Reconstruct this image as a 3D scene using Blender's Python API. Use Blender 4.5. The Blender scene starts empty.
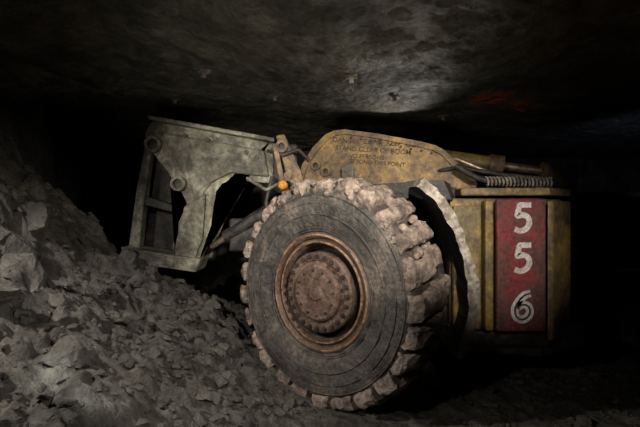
import bpy, bmesh, math, random
from mathutils import Vector, Matrix, noise
random.seed(7)
C = bpy.context.scene.collection

# ------------------------------------------------------------ materials
def mat(name, col, dirt=(0.2,0.17,0.14), amt=0.5, scale=6.0, rough=0.75, metal=0.0, bump=0.4, bscale=30, spec=0.4, dist=.03, soft=.08, third=None, tscale=2.0):
    m = bpy.data.materials.new(name); m.use_nodes = True
    n = m.node_tree.nodes; l = m.node_tree.links
    b = n['Principled BSDF']
    tc = n.new('ShaderNodeTexCoord')
    n1 = n.new('ShaderNodeTexNoise'); n1.inputs['Scale'].default_value = scale; n1.inputs['Detail'].default_value = 9; n1.inputs['Roughness'].default_value = 0.68
    l.new(tc.outputs['Object'], n1.inputs['Vector'])
    r = n.new('ShaderNodeValToRGB')
    c = 0.5 + (0.5-amt)*0.35
    r.color_ramp.elements[0].position = max(0, c-soft); r.color_ramp.elements[1].position = min(1, c+soft)
    l.new(n1.outputs['Fac'], r.inputs['Fac'])
    n2 = n.new('ShaderNodeTexNoise'); n2.inputs['Scale'].default_value = bscale; n2.inputs['Detail'].default_value = 8; n2.inputs['Roughness'].default_value = .66
    l.new(tc.outputs['Object'], n2.inputs['Vector'])
    mx = n.new('ShaderNodeMix'); mx.data_type = 'RGBA'
    mx.inputs[6].default_value = (*col, 1); mx.inputs[7].default_value = (*dirt, 1)
    l.new(r.outputs['Color'], mx.inputs[0])
    cs = mx.outputs[2]
    if third:
        n3 = n.new('ShaderNodeTexNoise'); n3.inputs['Scale'].default_value = tscale; n3.inputs['Detail'].default_value = 10; n3.inputs['Roughness'].default_value = .7; n3.inputs['Distortion'].default_value = .6
        l.new(tc.outputs['Object'], n3.inputs['Vector'])
        r3 = n.new('ShaderNodeValToRGB'); r3.color_ramp.elements[0].position = .49; r3.color_ramp.elements[1].position = .63
        l.new(n3.outputs['Fac'], r3.inputs['Fac'])
        m3 = n.new('ShaderNodeMix'); m3.data_type = 'RGBA'; m3.inputs[7].default_value = (*third, 1)
        l.new(r3.outputs['Color'], m3.inputs[0]); l.new(cs, m3.inputs[6]); cs = m3.outputs[2]
    mv = n.new('ShaderNodeMix'); mv.data_type = 'RGBA'; mv.blend_type = 'MULTIPLY'; mv.inputs[0].default_value = 1
    mr = n.new('ShaderNodeMapRange'); mr.inputs[1].default_value = 0.3; mr.inputs[2].default_value = 0.7; mr.inputs[3].default_value = 0.4; mr.inputs[4].default_value = 1.35
    l.new(n2.outputs['Fac'], mr.inputs[0])
    l.new(cs, mv.inputs[6]); l.new(mr.outputs[0], mv.inputs[7])
    l.new(mv.outputs[2], b.inputs['Base Color'])
    rr = n.new('ShaderNodeMapRange'); rr.inputs[3].default_value = rough; rr.inputs[4].default_value = min(1, rough+0.2)
    l.new(r.outputs['Color'], rr.inputs[0]); l.new(rr.outputs[0], b.inputs['Roughness'])
    b.inputs['Metallic'].default_value = metal
    b.inputs['Specular IOR Level'].default_value = spec
    ad = n.new('ShaderNodeMath'); ad.operation = 'MULTIPLY_ADD'; ad.inputs[1].default_value = 0.6
    l.new(n2.outputs['Fac'], ad.inputs[0]); l.new(n1.outputs['Fac'], ad.inputs[2])
    bp = n.new('ShaderNodeBump'); bp.inputs['Strength'].default_value = bump; bp.inputs['Distance'].default_value = dist
    l.new(ad.outputs[0], bp.inputs['Height']); l.new(bp.outputs[0], b.inputs['Normal'])
    return m

M_rub   = mat('tyre_rubber', (0.045,0.04,0.035), (0.11,0.092,0.076), 0.5, 3.2, 0.48, 0, 0.8, 35, soft=.12, third=(.19,.15,.118), tscale=3.2)
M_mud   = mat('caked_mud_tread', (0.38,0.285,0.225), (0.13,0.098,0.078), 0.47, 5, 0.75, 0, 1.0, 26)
M_groove= mat('groove_dark', (0.11,0.08,0.062), (0.045,0.036,0.03), 0.42, 6, 0.8, 0, 1.0, 26)  # darker brown for the carcass between the lugs
M_rim   = mat('rusty_rim', (0.095,0.052,0.036), (0.18,0.12,0.086), 0.42, 8, 0.5, 0.1, 0.6, 40)
M_rimo  = mat('rim_edge_worn', (0.33,0.19,0.105), (0.10,0.06,0.04), 0.5, 9, 0.5, 0.1, 0.5, 40)
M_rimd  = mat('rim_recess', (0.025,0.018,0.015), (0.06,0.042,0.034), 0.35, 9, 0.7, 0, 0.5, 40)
M_yel   = mat('dirty_yellow_paint', (0.34,0.20,0.055), (0.16,0.105,0.055), 0.55, 3.5, 0.4, 0, 0.5, 26, third=(.065,.046,.033), tscale=2.6)
M_yel2  = mat('olive_yellow_paint', (0.33,0.215,0.052), (0.14,0.10,0.048), 0.52, 3.0, 0.4, 0, 0.45, 26, third=(.065,.048,.032), tscale=2.6)
M_red   = mat('red_plate_paint', (0.24,0.028,0.028), (0.14,0.05,0.042), 0.55, 5, 0.5, 0, 0.3, 40, third=(.09,.04,.034), tscale=5)
M_wht   = mat('white_digit_paint', (0.70,0.64,0.60), (0.38,0.26,0.23), 0.36, 18, 0.7, 0, 0.2, 40)
M_gry   = mat('mud_grey_steel', (0.30,0.28,0.20), (0.12,0.105,0.076), 0.5, 3.5, 0.42, 0.1, 0.9, 22, third=(.055,.047,.037))
M_dark  = mat('greasy_dark_steel_and_shade', (0.03,0.026,0.022), (0.075,0.062,0.05), 0.4, 6, 0.5, 0.2, 0.4, 30)  # steel parts; also the painted shade inside the fender edge
M_fend  = mat('mud_coated_fender', (0.44,0.385,0.31), (0.19,0.155,0.115), 0.45, 8, 0.8, 0, 0.9, 30)
M_chr   = mat('piston_rod_steel', (0.35,0.28,0.2), (0.16,0.1,0.06), 0.4, 8, 0.35, 0.6, 0.1, 30)
M_org   = mat('orange_lamp_plastic', (0.65,0.27,0.03), (0.25,0.13,0.04), 0.4, 20, 0.4, 0, 0.1, 30)
M_text  = mat('faded_black_lettering', (0.04,0.03,0.018), (0.14,0.09,0.045), 0.45, 14, 0.8, 0, 0.1, 30)
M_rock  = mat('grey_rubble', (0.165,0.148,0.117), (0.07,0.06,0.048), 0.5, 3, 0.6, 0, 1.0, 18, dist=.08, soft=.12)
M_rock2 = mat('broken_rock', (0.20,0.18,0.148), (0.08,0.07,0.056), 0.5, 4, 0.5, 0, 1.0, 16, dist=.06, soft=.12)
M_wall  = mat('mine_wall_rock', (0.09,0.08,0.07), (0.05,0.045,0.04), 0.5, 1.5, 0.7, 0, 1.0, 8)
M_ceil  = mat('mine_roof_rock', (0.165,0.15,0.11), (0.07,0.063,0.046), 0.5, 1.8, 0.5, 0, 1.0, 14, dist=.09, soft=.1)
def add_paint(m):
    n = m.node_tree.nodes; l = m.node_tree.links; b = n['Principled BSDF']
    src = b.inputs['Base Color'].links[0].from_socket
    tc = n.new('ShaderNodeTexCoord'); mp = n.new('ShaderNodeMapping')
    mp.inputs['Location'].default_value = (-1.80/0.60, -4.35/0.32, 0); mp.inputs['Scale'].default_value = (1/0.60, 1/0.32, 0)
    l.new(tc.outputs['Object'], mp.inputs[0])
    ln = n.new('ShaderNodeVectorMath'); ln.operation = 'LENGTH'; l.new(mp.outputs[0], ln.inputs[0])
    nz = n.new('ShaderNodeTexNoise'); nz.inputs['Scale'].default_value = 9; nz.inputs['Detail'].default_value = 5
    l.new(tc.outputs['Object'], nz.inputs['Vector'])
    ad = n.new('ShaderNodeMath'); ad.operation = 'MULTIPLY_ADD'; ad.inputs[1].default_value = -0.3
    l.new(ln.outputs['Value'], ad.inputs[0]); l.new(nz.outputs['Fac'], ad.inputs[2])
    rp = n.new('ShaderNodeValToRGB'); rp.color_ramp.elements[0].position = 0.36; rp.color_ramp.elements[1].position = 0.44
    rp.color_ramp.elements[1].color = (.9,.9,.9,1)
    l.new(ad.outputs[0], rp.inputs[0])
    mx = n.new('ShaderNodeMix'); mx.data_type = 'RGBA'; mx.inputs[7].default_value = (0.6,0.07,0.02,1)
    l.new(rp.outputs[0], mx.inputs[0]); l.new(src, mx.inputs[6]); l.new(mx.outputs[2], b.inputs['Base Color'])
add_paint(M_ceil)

# ------------------------------------------------------------ helpers
loader = bpy.data.objects.new('mining_loader', None); C.objects.link(loader)
def obj(name, bm, mats, parent=loader, smooth=False, bevel=0, loc=None, rz=None):
    bmesh.ops.recalc_face_normals(bm, faces=bm.faces[:])
    me = bpy.data.meshes.new(name); bm.to_mesh(me); bm.free()
    for m in (mats if isinstance(mats, (list,tuple)) else [mats]): me.materials.append(m)
    if smooth:
        for p in me.polygons: p.use_smooth = True
    o = bpy.data.objects.new(name, me); C.objects.link(o)
    if parent: o.parent = parent
    if loc: o.location = loc
    if rz: o.rotation_euler = (0,0,rz)
    if bevel:
        b = o.modifiers.new('b','BEVEL'); b.width = bevel; b.segments = 2; b.limit_method = 'ANGLE'
    return o
def prism(name, pts, y0, y1, m, bevel=0.008, **k):
    bm = bmesh.new()
    a = [bm.verts.new((p[0], y0, p[1])) for p in pts]; b = [bm.verts.new((p[0], y1, p[1])) for p in pts]
    bm.faces.new(a); bm.faces.new(b[::-1])
    for i in range(len(pts)):
        j = (i+1) % len(pts); bm.faces.new((a[i], b[i], b[j], a[j]))
    bmesh.ops.triangulate(bm, faces=[f for f in bm.faces if len(f.verts) > 4])
    return obj(name, bm, m, bevel=bevel, **k)
def plan(name, pts, z0, z1, m, bevel=0.01, **k):
    bm = bmesh.new()
    a = [bm.verts.new((p[0], p[1], z0)) for p in pts]; b = [bm.verts.new((p[0], p[1], z1)) for p in pts]
    bm.faces.new(a); bm.faces.new(b[::-1])
    for i in range(len(pts)):
        j = (i+1) % len(pts); bm.faces.new((a[i], b[i], b[j], a[j]))
    return obj(name, bm, m, bevel=bevel, **k)
def box(name, x0,x1,y0,y1,z0,z1, m, bevel=0.01, **k):
    return plan(name, [(x0,y0),(x1,y0),(x1,y1),(x0,y1)], z0, z1, m, bevel, **k)
def tube(name, pts, r, m, res=3, **k):
    cu = bpy.data.curves.new(name, 'CURVE'); cu.dimensions = '3D'; cu.bevel_depth = r; cu.bevel_resolution = res; cu.use_fill_caps = True
    s = cu.splines.new(k.pop('kind','POLY')); 
    if s.type != 'POLY':
        s.order_u = 3; s.use_endpoint_u = True
    s.points.add(len(pts)-1)
    for p, q in zip(s.points, pts): p.co = (*q, 1)
    cu.materials.append(m)
    o = bpy.data.objects.new(name, cu); C.objects.link(o); o.parent = k.get('parent', loader)
    return o
def hose(name, pts, r, m): return tube(name, pts, r, m, kind='NURBS')
def revolve(bm, prof, seg=96, mi=0):
    rings = []
    for (y, r) in prof:
        if r < 1e-5: rings.append([bm.verts.new((0,y,0))]); continue
        rings.append([bm.verts.new((r*math.cos(2*math.pi*i/seg), y, r*math.sin(2*math.pi*i/seg))) for i in range(seg)])
    for a, b in zip(rings, rings[1:]):
        for i in range(seg):
            j = (i+1) % seg
            if len(b) == 1: f = bm.faces.new((a[i], a[j], b[0]))
            elif len(a) == 1: f = bm.faces.new((a[0], b[j], b[i]))
            else: f = bm.faces.new((a[i], a[j], b[j], b[i]))
            f.material_index = mi
def disc(name, loc, r, t, m, axis=(0,-1,0), hole=None, seg=28, **k):
    bm = bmesh.new()
    if hole:
        revolve(bm, [(0,r),(-t,r*0.97),(-t,hole)], seg)
        revolve(bm, [(-t,hole),(-t*0.2,hole*0.95),(-t*0.2,0)], seg, 1)
    else: revolve(bm, [(0,r),(-t,r*0.96),(-t*1.05,r*0.6),(-t*1.05,0)], seg)
    o = obj(name, bm, [m, M_dark], smooth=False, **k)
    o.location = loc
    o.rotation_mode = 'QUATERNION'; o.rotation_quaternion = Vector((0,-1,0)).rotation_difference(Vector(axis))
    return o
def catmull(pts, n=4):
    out = []
    P = [pts[0]] + pts + [pts[-1]]
    for i in range(1, len(P)-2):
        for k in range(n):
            t = k/n
            out.append(tuple(0.5*((2*P[i][d]) + (-P[i-1][d]+P[i+1][d])*t + (2*P[i-1][d]-5*P[i][d]+4*P[i+1][d]-P[i+2][d])*t*t + (-P[i-1][d]+3*P[i][d]-3*P[i+1][d]+P[i+2][d])*t**3) for d in (0,1)))
    out.append(pts[-1]); return out

# ------------------------------------------------------------ wheel
def build_wheel(name, loc, rz, seed=0):
    e = bpy.data.objects.new(name, None); C.objects.link(e); e.parent = loader; e.location = loc; e.rotation_euler = (0,0,rz)
    half = [(-.17,.385),(-.215,.42),(-.245,.50),(-.262,.59),(-.262,.67),(-.245,.73),(-.20,.762),(-.12,.765),(0,.765)]
    prof = catmull(half) ; prof = prof + [(-a,b) for a,b in prof[::-1][1:]]
    bm = bmesh.new(); revolve(bm, prof, 240)
    for v in bm.verts:
        d = noise.noise(v.co*9+Vector((seed,0,0)))*0.009 + noise.noise(v.co*30)*0.005
        if v.co.y > 0: v.co.y *= .72
        v.co += Vector((v.co.x,0,v.co.z)).normalized()*d + Vector((0,d,0))
    for f in bm.faces:
        c = f.calc_center_median(); r = math.hypot(c.x,c.z)
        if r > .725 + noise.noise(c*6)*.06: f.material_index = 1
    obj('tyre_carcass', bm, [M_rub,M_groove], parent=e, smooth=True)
    bm = bmesh.new()
    for r, yy, w in ((.445,-.231,.006),(.46,-.238,.004),(.56,-.262,.005),(.64,-.267,.004),(.43,-.222,.005),(.70,-.262,.005)):
        prof = [(yy+w*math.cos(a)*1.0 , r+w*math.sin(a)) for a in [2*math.pi*i/8 for i in range(9)]]
        revolve(bm, prof, 120)
    obj('sidewall_ribs', bm, M_rub, parent=e, smooth=True)
    N = 25; bm = bmesh.new()
    out = [(-.25,.715),(-.264,.745),(-.262,.785),(-.245,.812),(-.20,.826),(-.14,.832),(-.08,.834),(-.03,.836),(.02,.836),(.02,.75),(-.12,.745),(-.22,.73)]
    for side in (1,-1):
        for i in range(N):
            rnd = random.Random(i*7+side+seed)
            a0 = (i + (0.5 if side < 0 else 0))*2*math.pi/N + rnd.uniform(-.02,.02)
            wid = 2*math.pi/N*rnd.uniform(.68,.84); K = 9; rings = []
            hh = rnd.uniform(-.026,.004)
            for k in range(K+1):
                t = k/K*2-1
                ring = []
                for (y, r) in out:
                    depth = abs(y)/.26
                    skew = (1-depth)*0.05*side
                    tap = 1.0 - 0.16*(r-.73)/.10
                    a = a0 + skew + t*wid/2*tap
                    rr = r + (hh if r > .77 else 0) - (0.016*abs(t)**8 if r > .77 else 0)
                    yy = y*side
                    if yy > 0: yy *= .72
                    p = Vector((rr*math.cos(a), yy*(1+.02*rnd.random()), rr*math.sin(a)))
                    nz = noise.noise_vector(p*12+Vector((seed,3,1)))*0.020 + noise.noise_vector(p*34)*0.012
                    ring.append(bm.verts.new(p+nz))
                rings.append(ring)
            for A_, B_ in zip(rings, rings[1:]):
                for q in range(len(out)):
                    w = (q+1) % len(out); bm.faces.new((A_[q],A_[w],B_[w],B_[q]))
            bm.faces.new(rings[0]); bm.faces.new(rings[-1][::-1])
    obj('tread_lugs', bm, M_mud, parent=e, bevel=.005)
    bm = bmesh.new(); rnd = random.Random(3+seed)
    for i in range(190):
        a = rnd.uniform(0,2*math.pi)
        if i < 90: a = rnd.uniform(.3,2.2)
        y = rnd.uniform(-.25,.18); r = rnd.uniform(.755,.80) if y > -.22 else rnd.uniform(.70,.78)
        s = rnd.uniform(.010,.038)
        q = bmesh.new(); bmesh.ops.create_icosphere(q, subdivisions=2, radius=s)
        for v in q.verts: v.co += noise.noise_vector(v.co*30+Vector((i,0,0)))*s*.5
        bmesh.ops.transform(q, matrix=Matrix.Translation((r*math.cos(a), y, r*math.sin(a))), verts=q.verts[:])
        me = bpy.data.meshes.new('t'); q.to_mesh(me); q.free(); bm.from_mesh(me); bpy.data.meshes.remove(me)
    obj('mud_clods', bm, M_mud, parent=e, smooth=True)
    bm = bmesh.new()
    revolve(bm, [(-.18,.435),(-.222,.432),(-.236,.420)], 96)
    revolve(bm, [(-.236,.420),(-.240,.410),(-.236,.404)], 96, 1)
    revolve(bm, [(-.236,.404),(-.222,.390),(-.20,.385),(-.205,.372),(-.218,.368)], 96)
    revolve(bm, [(-.218,.368),(-.224,.362),(-.222,.354)], 96, 1)
    revolve(bm, [(-.222,.354),(-.20,.345),(-.17,.335)], 96)
    obj('rim_rings', bm, [M_rim,M_rimo], parent=e, smooth=False)
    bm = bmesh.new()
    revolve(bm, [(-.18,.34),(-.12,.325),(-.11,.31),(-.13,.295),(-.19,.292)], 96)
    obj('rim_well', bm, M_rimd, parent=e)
    bm = bmesh.new()
    revolve(bm, [(-.15,.292),(-.225,.290),(-.235,.28),(-.235,.235),(-.225,.225),(-.225,.205),(-.25,.20),(-.262,.185),(-.262,.06),(-.27,.05),(-.27,0)], 96)
    obj('hub_plate', bm, M_rim, parent=e)
    bm = bmesh.new()
    for i in range(24):
        a = 2*math.pi*i/24
        mt = Matrix.Translation((.258*math.cos(a), -.243, .258*math.sin(a))) @ Matrix.Rotation(math.pi/2,4,'X')
        bmesh.ops.create_cone(bm, cap_ends=True, segments=6, radius1=.0165, radius2=.0145, depth=.03, matrix=mt)
    for i in range(12):
        a = 2*math.pi*i/12+.1
        mt = Matrix.Translation((.16*math.cos(a), -.266, .16*math.sin(a))) @ Matrix.Rotation(math.pi/2,4,'X')
        bmesh.ops.create_cone(bm, cap_ends=True, segments=6, radius1=.010, radius2=.009, depth=.016, matrix=mt)
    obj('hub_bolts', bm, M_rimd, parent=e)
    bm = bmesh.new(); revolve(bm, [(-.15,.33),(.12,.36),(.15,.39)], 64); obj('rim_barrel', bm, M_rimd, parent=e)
    bm = bmesh.new(); revolve(bm, [(-.1,.15),(.75,.17)], 32); obj('axle', bm, M_dark, parent=e)
    return e
A = math.radians(-38)
fw = build_wheel('front_wheel', (0.125,3.18,.845), A); fw.scale = (.985,.985,.985)
build_wheel('rear_wheel', (3.05,4.75,.80), math.radians(-5), 5)

# ------------------------------------------------------------ boom (front frame)
BL = (0.64,3.9,0); BR = math.radians(-15)
pts = [(-.87,1.64),(-.87,1.74),(-.835,1.87),(-.73,2.03),(-.60,2.15),(-.52,2.18),(-.42,2.187),(-.1,2.13),(.266,2.045),(.40,2.005),(.482,1.955),(.60,1.83),(.70,1.72),(.756,1.655),(.75,1.62),(.3,1.60),(-.3,1.60)]
prism('boom_side_plate', pts, 0, .07, M_yel, 0.012, loc=BL, rz=BR)
bm = bmesh.new()
top = pts[1:14]
inner = [(p[0]*0.955+0.0, p[1]-0.045) for p in top]
for a,b,c,d in zip(top, top[1:], inner[1:], inner):
    vs = [bm.verts.new((q[0], -.022, q[1])) for q in (a,b,c,d)] ; bs = [bm.verts.new((q[0], .005, q[1])) for q in (a,b,c,d)]
    bm.faces.new(vs); bm.faces.new((vs[0],bs[0],bs[1],vs[1])); bm.faces.new((vs[3],vs[2],bs[2],bs[3]))
obj('boom_edge_weld', bm, M_yel, loc=BL, rz=BR)
prism('boom_far_plate', pts, .62, .69, M_yel, 0.012, loc=BL, rz=BR)
prism('boom_cross_box', [(-.6,1.66),(-.6,1.95),(.2,1.95),(.4,1.66)], .07, .62, M_dark, .01, loc=BL, rz=BR)
prism('boom_gusset', [(-.44,1.6),(-.44,1.83),(-.36,1.86),(-.33,1.83),(-.31,1.6)], -.06, .0, M_gry, .01, loc=BL, rz=BR)
def text(name, s, size, loc, rot, m, off=0.0, ext=0.001, par=loader, sx=1):
    cu = bpy.data.curves.new(name, 'FONT'); cu.body = s; cu.size = size; cu.align_x = 'CENTER'; cu.align_y = 'CENTER'
    cu.offset = off; cu.extrude = ext; cu.materials.append(m)
    o = bpy.data.objects.new(name, cu); C.objects.link(o); o.parent = par; o.location = loc; o.rotation_euler = rot; o.scale = (sx,1,1)
    return o
def bl(t, y, z):
    return (BL[0]+t*math.cos(BR)-y*math.sin(BR), BL[1]+t*math.sin(BR)+y*math.cos(BR), z)
for i,(s,t,z,sz) in enumerate([('DANGER  ZONE  KEEP  OUT',-.13,2.055,.064),('STAND CLEAR OF BOOM',-.16,1.985,.062),('NO PERSONS',-.22,1.925,.056),('BEYOND THIS POINT',-.12,1.865,.054)]):
    text('warning_lettering_%d'%i, s, sz, bl(t,-.006,z), (math.pi/2,math.radians(6),BR), M_text, off=.0005)
for i,(t,z) in enumerate([(-.70,1.86),(-.60,1.80)]):
    disc('boom_pin_%d'%i, bl(t,0,z), .05,.03, M_yel, axis=(math.sin(BR),-math.cos(BR),0), hole=.025)
for i in range(9):
    disc('edge_bolt_%d'%i, bl(-.35+i*.09,-.022,2.115-.022*i), .010,.012, M_dark, axis=(math.sin(BR),-math.cos(BR),0), seg=8)

tube('lift_cylinder', [(.95,4.15,1.98),(1.62,4.0,1.86)], .075, M_yel2, 6)
tube('lift_cylinder_collar', [(1.58,4.0,1.865),(1.70,3.98,1.845)], .095, M_yel, 6)
tube('piston_rod', [(1.6,4.0,1.86),(2.1,3.9,1.78)], .04, M_chr, 6)
tube('rod_eye', [(2.02,3.9,1.80),(2.14,3.88,1.775)], .075, M_yel, 6)
coil = []
for i in range(230):
    a = i*0.5; t = i/230
    coil.append((1.36+t*.6, 3.52+.035*math.cos(a)+.08*t, 1.665+.035*math.sin(a)-.0*t))
tube('spiral_guarded_hose', coil, .009, M_fend, 2)
hose('hose_core', [(1.15,3.6,1.80),(1.28,3.52,1.70),(1.4,3.52,1.665),(1.98,3.6,1.665),(2.05,3.7,1.6)], .026, M_dark)
hose('hydraulic_hose_1', [(.8,4.0,1.9),(1.2,3.75,1.88),(1.5,3.7,1.74),(2.05,3.8,1.70)], .022, M_chr)
hose('hydraulic_hose_2', [(.85,3.95,1.75),(1.2,3.7,1.80),(1.6,3.62,1.72),(1.9,3.6,1.6)], .018, M_dark)

prism('front_frame_body', [(-.75,.45),(-.85,1.5),(-.7,1.66),(.55,1.62),(.62,1.2),(.62,.4)], 0, .8, M_dark, .02, loc=(0.62,3.78,0), rz=A*0.6)
prism('inner_fender', [(-.62,1.56),(-.6,1.62),(.50,1.66),(.56,1.50),(.5,1.5)], -.35, .1, M_dark, .01, loc=(0.62,3.78,0), rz=A*0.6)

# ------------------------------------------------------------ coupler / tool carrier at the front
side = [(-1.69,2.28),(-1.63,2.325),(-1.55,2.33),(-.48,2.13),(-.43,2.08),(-.43,1.69),(-.70,1.72),(-.86,1.74),(-.97,1.70),(-1.03,1.62),(-1.06,1.45),(-1.08,1.28),(-1.14,1.05),(-1.21,.91),(-1.43,.87),(-1.46,1.08),(-1.40,1.30),(-1.31,1.50),(-1.37,1.62),(-1.49,1.79),(-1.70,2.06),(-1.73,2.18)]
prism('carrier_side_plate', side, 4.22, 4.32, M_gry, .015)
prism('carrier_inner_rib', [(-1.55,2.20),(-.55,2.02),(-.5,1.76),(-.88,1.80),(-1.08,1.7),(-1.2,1.5)], 4.18, 4.24, M_gry, .02)
prism('carrier_top_flange', [(-1.66,2.31),(-1.66,2.35),(-.44,2.13),(-.44,2.09)], 4.1, 4.75, M_gry, .01)
prism('carrier_far_plate', side, 4.75, 4.85, M_gry, .015)
prism('carrier_left_post', [(-1.76,2.14),(-1.69,2.16),(-1.78,1.5),(-1.83,1.0),(-1.92,.96),(-1.93,1.08),(-1.86,1.6)], 4.30, 4.42, M_gry, .012)
prism('carrier_bottom_sill', [(-1.93,1.08),(-1.90,.93),(-1.20,.83),(-1.15,.96),(-1.45,1.0)], 4.12, 4.45, M_gry, .015)
prism('carrier_mid_rib', [(-1.84,1.60),(-1.36,1.44),(-1.36,1.38),(-1.84,1.50)], 4.34, 4.46, M_dark, .008)
prism('carrier_back_web', [(-1.72,2.1),(-1.33,1.6),(-1.42,.95),(-1.88,1.0)], 4.55, 4.6, M_dark, .0)
prism('carrier_column_plate', [(-1.33,1.47),(-1.12,1.60),(-1.15,1.15),(-1.24,.93),(-1.41,.90),(-1.42,1.08)], 4.17, 4.23, M_gry, .012)
disc('carrier_pin_upper', (-1.64,4.22,2.06+.02), .085,.05, M_gry, hole=.05)
disc('carrier_pin_lower', (-1.38,4.18,1.69), .075,.05, M_gry, hole=.045)
for i,(x,z) in enumerate([(-.62,1.95),(-.72,2.0),(-1.1,2.12),(-1.32,2.16),(-.58,1.82)]):
    disc('carrier_bolt_%d'%i, (x,4.18,z), .022,.02, M_dark, seg=8)
box('link_block', -.46,-.22,4.15,4.5,1.6,2.08, M_dark, .02)
prism('link_arm', [(-.42,2.14),(-.34,2.16),(-.18,1.80),(-.12,1.6),(-.24,1.56),(-.33,1.8)], 4.05, 4.14, M_yel, .012)
prism('link_strap', [(-.45,2.05),(-.40,2.06),(-.29,1.5),(-.33,1.48)], 3.98, 4.03, M_yel, .008)
disc('link_pin', (-.36,4.04,2.03), .06,.05, M_yel, hole=.03)
disc('link_pin_small', (-.30,4.0,1.75), .04,.04, M_yel)
bm = bmesh.new(); revolve(bm, [(0,.045),(-.05,.045),(-.08,.035),(-.095,0)], 20)
obj('marker_lamp', bm, M_org, smooth=True, loc=(-.34,3.95,1.66))
tube('tilt_cylinder', [(-1.0,4.5,1.15),(-.35,4.45,1.55)], .07, M_dark, 6)
tube('tilt_rod', [(-1.15,4.5,1.05),(-.8,4.47,1.27)], .035, M_chr, 5)
hose('hanging_hose', [(-.45,4.0,1.75),(-.50,3.95,1.5),(-.44,3.95,1.25),(-.40,3.95,1.5)], .018, M_dark)
hose('feed_hose', [(-.7,4.1,1.74),(-.5,3.97,1.62),(-.3,3.97,1.72),(-.1,4.0,1.6)], .016, M_gry)
hose('feed_hose_upper', [(-.5,4.08,2.0),(-.35,4.0,1.95),(-.2,4.0,2.0),(-.1,4.05,1.9)], .016, M_dark)
box('lower_beam', -.95,-.2,4.45,4.75,1.0,1.35, M_dark, .02)

# ------------------------------------------------------------ rear frame with number plate
plan('rear_frame_body', [(1.02,3.36),(1.75,3.36),(2.04,3.58),(2.5,5.0),(1.3,5.0)], .48, 1.52, M_yel2, .03)
plan('rear_deck', [(1.10,3.33),(1.77,3.28),(2.08,3.54),(2.5,5.0),(1.3,5.0)], 1.54, 1.60, M_yel2, .012)
box('front_panel', 1.03,1.25,3.29,3.36,.50,1.46, M_yel2, .02)
box('panel_post', 1.265,1.33,3.26,3.36,.50,1.50, M_yel2, .015)
box('number_plate', 1.345,1.72,3.24,3.30,.50,1.51, M_red, .015)
D5 = [(.56,1),(.40,1),(.22,1),(.15,.985),(.13,.93),(.115,.8),(.10,.66),(.115,.59),(.18,.595),(.30,.62),(.47,.55),(.56,.34),(.48,.12),(.28,.01),(.06,.08)]
D6 = [(.52,.99),(.34,.93),(.15,.70),(.06,.38),(.12,.12),(.30,.0),(.49,.09),(.56,.29),(.48,.50),(.30,.57),(.12,.44)]
def digit(name, path, x, z, hgt, wdt, stroke, y, m):
    bm = bmesh.new(); P = catmull(path, 5)
    P = [Vector(((a-.31)*wdt/.5 + (b-.5)*.02, (b-.5)*hgt)) for a,b in P]; L = []
    for i,p in enumerate(P):
        d = (P[min(len(P)-1,i+1)]-P[max(0,i-1)]).normalized(); nn = Vector((-d.y,d.x))*(stroke/2)*(1+.12*noise.noise(Vector((i*.4,z*9,0))))
        L.append((bm.verts.new((p.x+nn.x,0,p.y+nn.y)), bm.verts.new((p.x-nn.x,0,p.y-nn.y))))
    for a,b in zip(L, L[1:]): bm.faces.new((a[0],a[1],b[1],b[0]))
    r = bmesh.ops.extrude_face_region(bm, geom=bm.faces[:])
    for v in r['geom']:
        if isinstance(v, bmesh.types.BMVert): v.co.y += .003
    return obj(name, bm, m, loc=(x,y,z))
digit('digit_1', D5, 1.54, 1.365, .20, .105, .042, 3.237, M_wht)
digit('digit_2', D5, 1.54, 1.060, .20, .105, .042, 3.237, M_wht)
digit('digit_3', D6, 1.54, .695, .20, .115, .060, 3.237, M_wht)
digit('digit_3_stencil', D6, 1.54, .695, .20, .115, .014, 3.2345, M_dark)
for i,(x,z) in enumerate([(1.37,1.48),(1.70,1.48),(1.37,.53),(1.70,.53)]):
    disc('plate_bolt_%d'%i, (x,3.24,z), .012,.01, M_dark, seg=8)
plan('corner_panel', [(1.74,3.27),(1.79,3.27),(2.06,3.50),(2.03,3.55)], .42, 1.50, M_yel2, .015)
plan('lower_skirt', [(1.04,3.34),(1.78,3.32),(2.08,3.56),(2.0,3.7),(1.1,3.6)], .36, .48, M_dark, .02)
prism('belly_plate', [(1.0,.52),(1.15,.30),(1.75,.26),(2.1,.34),(2.1,.52)], 3.38, 4.2, M_dark, .02)
band = [(.70,1.60),(.80,1.53),(.89,1.41),(.965,1.26),(1.02,1.09),(1.055,.91),(1.07,.72),(1.05,.56),(1.01,.44),(.97,.38)]
bm = bmesh.new(); prev = None
outl = []
for i,(x,z) in enumerate(band):
    a = band[max(0,i-1)]; b = band[min(len(band)-1,i+1)]
    d = Vector((b[0]-a[0], b[1]-a[1])).normalized(); nn = Vector((-d.y, d.x))
    outl.append(((x,z),(x+nn.x*.075, z+nn.y*.075)))
for i,((x,z),(x2,z2)) in enumerate(outl):
    j = lambda s: random.uniform(-.008,.008)
    y0 = 3.06+ .02*math.sin(i); q = [bm.verts.new((x+j(1),y0,z+j(1))), bm.verts.new((x2+j(1),y0+.02,z2)), bm.verts.new((x2,3.55,z2)), bm.verts.new((x,3.55,z))]
    if prev:
        for k in range(4):
            f = bm.faces.new((prev[k],prev[(k+1)%4],q[(k+1)%4],q[k])); f.material_index = 0 if k == 0 else 1  # all but the front face coloured dark, as shade inside the fender
    else: bm.faces.new(q)
    prev = q
bm.faces.new(prev[::-1])
bmesh.ops.subdivide_edges(bm, edges=bm.edges[:], cuts=3, use_grid_fill=True)
for v in bm.verts: v.co += noise.noise_vector(v.co*14)*.016 + noise.noise_vector(v.co*40)*.008
obj('fender_edge', bm, [M_fend, M_dark], smooth=False)
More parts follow.
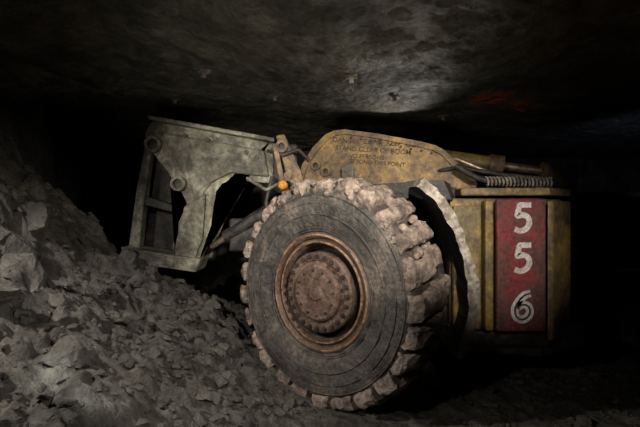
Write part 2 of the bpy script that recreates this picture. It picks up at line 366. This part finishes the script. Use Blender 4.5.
box('rear_control_box', 2.05,2.30,3.80,4.1,1.60,1.85, M_dark, .02)
prism('engine_hood', [(2.4,.9),(2.4,1.45),(2.7,1.62),(4.6,1.62),(4.9,1.4),(4.9,.9)], 4.3, 5.4, M_dark, .03)
box('rear_walkway', 2.2,4.7,4.15,4.4,1.18,1.24, M_dark, .01)
tube('handrail', [(2.6,4.25,1.24),(2.6,4.25,1.55),(3.9,4.25,1.55),(3.9,4.25,1.24)], .018, M_dark)
box('reflective_strip', 2.85,3.3,4.13,4.15,.84,.87, M_wht, .002)
box('rear_chassis', 2.3,4.6,4.9,5.3,.45,.95, M_dark, .02)

# ------------------------------------------------------------ ground / rock shell
def lerp(x, T):
    if x <= T[0][0]: return T[0][1]
    for (a,va),(b,vb) in zip(T, T[1:]):
        if x <= b: t = (x-a)/(b-a); t = t*t*(3-2*t)*.5+t*.5; return va+(vb-va)*t
    return T[-1][1]
SL = [(-4.2,3.1),(-3.2,2.65),(-2.9,2.25),(-2.5,1.62),(-1.95,.92),(-1.12,.50),(-.6,.24),(-.1,.06),(.5,0.03),(1.5,.0),(5,.05)]
def cells(p, s, seed=0):
    d, q = noise.voronoi(Vector((p.x*s+seed, p.y*s, p.z*s)))
    c = noise.cell(q[0]*3.7)
    return c, d[1]-d[0], d[0]
def sm(e, k):
    t = max(0,min(1,e*k)); return t*t*(3-2*t)
def gh(x, y):
    warp = noise.noise(Vector((x*.8,y*.8,3)))*.25
    h = lerp(x+warp, SL)
    ys = 4.35 if x > -2.0 else 4.35-.5*min(1,(-2.0-x)/.5)
    if x < -2.9: ys += 1.2*min(1,(-2.9-x)/.4)
    far = max(0,min(1,(y-ys-.12*noise.noise(Vector((x*3,y,0))))/.7)); far = far*far*(3-2*far)
    h = h*(1-far) + .15*far
    slope = max(0,min(1,(-x+.1)/1.0))
    p = Vector((x + noise.noise(Vector((x*3,y*3,1)))*.14, y + noise.noise(Vector((x*3,y*3,8)))*.14, 0))
    h += noise.fractal(Vector((x*1.7,y*1.7,0)), 1.0, 2.1, 4)*(.04+.08*slope)
    c,e,_ = cells(p, 2.0)
    h += (abs(c)*.15-.04)*(slope+.08)*sm(e,1.8)
    c2,e2,_ = cells(p, 6.5, 3)
    h += (.2+abs(c2))*.05*(.4+slope*.8)*sm(e2,2.2)
    h += noise.fractal(Vector((x*6,y*6,2)), .8, 2.1, 5)*.024*(.6+slope)
    return h
def grid(name, x0,x1,y0,y1,nx,ny,f,m,smooth=True):
    bm = bmesh.new(); V = []
    for j in range(ny+1):
        yy = y0+(y1-y0)*(j/ny)
        V.append([bm.verts.new(f(x0+(x1-x0)*i/nx, yy)) for i in range(nx+1)])
    for j in range(ny):
        for i in range(nx): bm.faces.new((V[j][i],V[j][i+1],V[j+1][i+1],V[j+1][i]))
    return obj(name, bm, m, parent=None, smooth=smooth)
grid('floor', -4.2,6.2,-1.0,8.2, 680,600, lambda x,y: (x,y,gh(x,y)), M_rock)
def ch(x, y):
    h = 2.60 - .06*max(0,x-0.3) + noise.noise(Vector((x*.45+2,y*.45,7)))*.20
    h += noise.fractal(Vector((x*1.1,y*1.1,9)), 1.0, 2.1, 3)*.06
    h += noise.fractal(Vector((x*5,y*5,4)), .8, 2.1, 5)*.024
    return max(h, 2.44+noise.fractal(Vector((x*4,y*4,4)),.8,2.1,5)*.03)
grid('ceiling', -4.2,6.2,-1.0,8.2, 500,440, lambda x,y: (x,y,ch(x,y)), M_ceil)
def wallf(p):
    return noise.fractal(p*1.1, 1.0, 2.1, 5)*.22
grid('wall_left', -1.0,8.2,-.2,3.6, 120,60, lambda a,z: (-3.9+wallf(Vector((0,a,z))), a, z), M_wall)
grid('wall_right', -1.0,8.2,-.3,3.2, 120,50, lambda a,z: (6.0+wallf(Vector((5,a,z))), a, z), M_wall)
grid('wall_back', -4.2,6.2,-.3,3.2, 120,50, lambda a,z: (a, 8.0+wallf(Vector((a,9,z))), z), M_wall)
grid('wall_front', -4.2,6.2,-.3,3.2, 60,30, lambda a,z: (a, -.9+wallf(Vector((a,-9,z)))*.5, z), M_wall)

bm = bmesh.new()
def rock(x, y, s, sink=.3):
    q = bmesh.new()
    sc = Vector((random.uniform(.8,1.3),random.uniform(.8,1.2),random.uniform(.4,.8)))
    for _ in range(random.choice((11,14,18))):
        v = Vector((random.gauss(0,1),random.gauss(0,1),random.gauss(0,1))).normalized()*random.uniform(.85,1)
        q.verts.new(Vector((v.x*sc.x,v.y*sc.y,v.z*sc.z))*s)
    bmesh.ops.convex_hull(q, input=q.verts[:])
    if s > .035:
        bmesh.ops.subdivide_edges(q, edges=q.edges[:], cuts=3 if s > .07 else 1, use_grid_fill=True)
        o = Vector((x*7,y*7,0))
        for v in q.verts: v.co += noise.noise_vector(v.co/s*1.6+o)*s*.10 + noise.noise_vector(v.co/s*5+o)*s*.05
    sl = (gh(x+.06,y)-gh(x-.06,y))/.12
    R = Matrix.Rotation(-math.atan(max(-1,min(1,sl))),4,'Y') @ Matrix.Rotation(random.uniform(-.5,.5),4,'X') @ Matrix.Rotation(random.uniform(0,6.28),4,'Z')
    bmesh.ops.transform(q, matrix=Matrix.Translation((x,y,gh(x,y)+s*sc.z*(.55-sink*1.3))) @ R, verts=q.verts[:])
    me = bpy.data.meshes.new('t'); q.to_mesh(me); q.free(); bm.from_mesh(me); bpy.data.meshes.remove(me)
def near_wheel(x,y):
    dx, dy = x-.154, y-3.197
    u = dx*math.cos(A)+dy*math.sin(A); v = -dx*math.sin(A)+dy*math.cos(A)
    return abs(u) < .75 and abs(v) < .33
n = 0
while n < 4600:
    x = random.uniform(-2.9,2.6); y = random.uniform(.8,4.8)
    if x > 0 and random.random() < .3: continue
    s = random.paretovariate(1.7)*.0125
    if s > .10 or near_wheel(x,y): continue
    if x > 0: s *= .85
    rock(x,y,s,.12); n += 1
for (x,y,s) in [(-1.15,3.3,.11),(-.95,3.15,.09),(-1.35,3.5,.08),(-.8,2.55,.08),(-2.2,3.3,.24),(-2.55,3.0,.30),(-2.45,3.7,.22),(-1.9,2.7,.2),(-1.6,3.75,.1),(-.62,2.9,.06),(-1.75,3.9,.1),(-1.3,2.2,.12),(-1.05,2.75,.07),(-1.5,3.0,.12),(-.75,3.35,.07),(-1.75,2.3,.16),(-2.1,2.9,.17),(-.65,2.3,.06)]:
    rock(x,y,s,.35)
obj('rubble', bm, M_rock2, parent=None)

def roof_bolt(nm, x, y):
    z = ch(x,y)
    q = bmesh.new()
    bmesh.ops.create_cube(q, size=1, matrix=Matrix.Translation((0,0,-.008)) @ Matrix.Rotation(random.uniform(0,1.5),4,'Z') @ Matrix.Diagonal((.09,.09,.014,1)))
    bmesh.ops.create_cone(q, cap_ends=True, segments=6, radius1=.02, radius2=.022, depth=.05, matrix=Matrix.Translation((0,0,-.035)))
    obj(nm, q, M_fend, parent=None, loc=(x,y,z))
for i,(x,y) in enumerate([(-.98,3.6),(.75,4.3),(.25,3.4),(-.5,4.7),(1.5,5.2),(-1.7,5.0)]):
    roof_bolt('roof_bolt' if i == 0 else 'roof_bolt.%03d'%i, x, y)

# ------------------------------------------------------------ lights
def spot(name, loc, tgt, power, angle, blend=1.0, r=.05, col=(1,.94,.86)):
    L = bpy.data.lights.new(name, 'SPOT'); L.energy = power; L.spot_size = math.radians(angle); L.spot_blend = blend; L.shadow_soft_size = r; L.color = col
    o = bpy.data.objects.new(name, L); C.objects.link(o); o.location = loc
    o.rotation_euler = (Vector(tgt)-Vector(loc)).to_track_quat('-Z','Y').to_euler()
spot('headlamp_key', (.7,.7,2.35), (.25,3.5,1.5), 540, 50, 1, .05)
spot('carrier_fill', (-.9,1.2,1.9), (-.85,4.2,1.8), 280, 34, 1, .05)  # unseen fill spot aimed at the tool carrier
spot('rubble_fill', (.9,.9,2.3), (-1.5,3.0,.6), 170, 62, 1, .04, (1,.97,.92))  # added fill from the right to brighten the rubble slope
spot('rubble_side_fill', (-2.3,1.5,2.3), (-.9,2.9,.3), 210, 100, 1, .04, (1,.97,.92))  # added raking fill from the left for shadows on the rubble
spot('floor_fill', (-.9,.8,1.8), (.3,2.6,.1), 45, 60, 1, .04, (1,.96,.9))  # added weak fill for the foreground ground
spot('plate_fill', (1.0,.6,2.0), (1.30,3.3,1.3), 250, 34, 1, .06)  # added fill for the number plate and upper tread
spot('roof_fill', (-.4,.2,.9), (0,4.2,2.6), 125, 60, 1, .15, (1,.97,.88))  # added low fill that brightens the ceiling
spot('roof_glow_spot', (1.2,5.2,2.0), (.35,4.3,2.62), 36, 100, 1, .06)  # unseen spot behind the boom, set for the ceiling glow
spot('glint_spot', (-1.0,1.0,1.7), (-1.30,2.08,.6), 120, 11, 1, .03, (.9,.96,1))  # added narrow spot imitating a bright glint on the rubble
spot('glint_spot_near', (-.8,.9,1.7), (-.95,1.92,.45), 120, 8, 1, .03, (.9,.96,1))  # second added spot, for the nearer glint on the ground
spot('haze_fill', (3.2,3.9,2.0), (4.2,6.5,1.9), 14, 90, 1, .2, (.45,.6,1))  # added blue fill standing in for haze at the far right
w = bpy.data.worlds.new('w'); bpy.context.scene.world = w; w.use_nodes = True
w.node_tree.nodes['Background'].inputs[0].default_value = (.02,.025,.035,1); w.node_tree.nodes['Background'].inputs[1].default_value = .1

cam = bpy.data.cameras.new('camera'); cam.lens = 24; cam.sensor_width = 36
co = bpy.data.objects.new('camera', cam); C.objects.link(co); co.location = (0,0,1.4); co.rotation_euler = (math.pi/2,0,0)
bpy.context.scene.camera = co
bpy.context.scene.view_settings.view_transform = 'Standard'
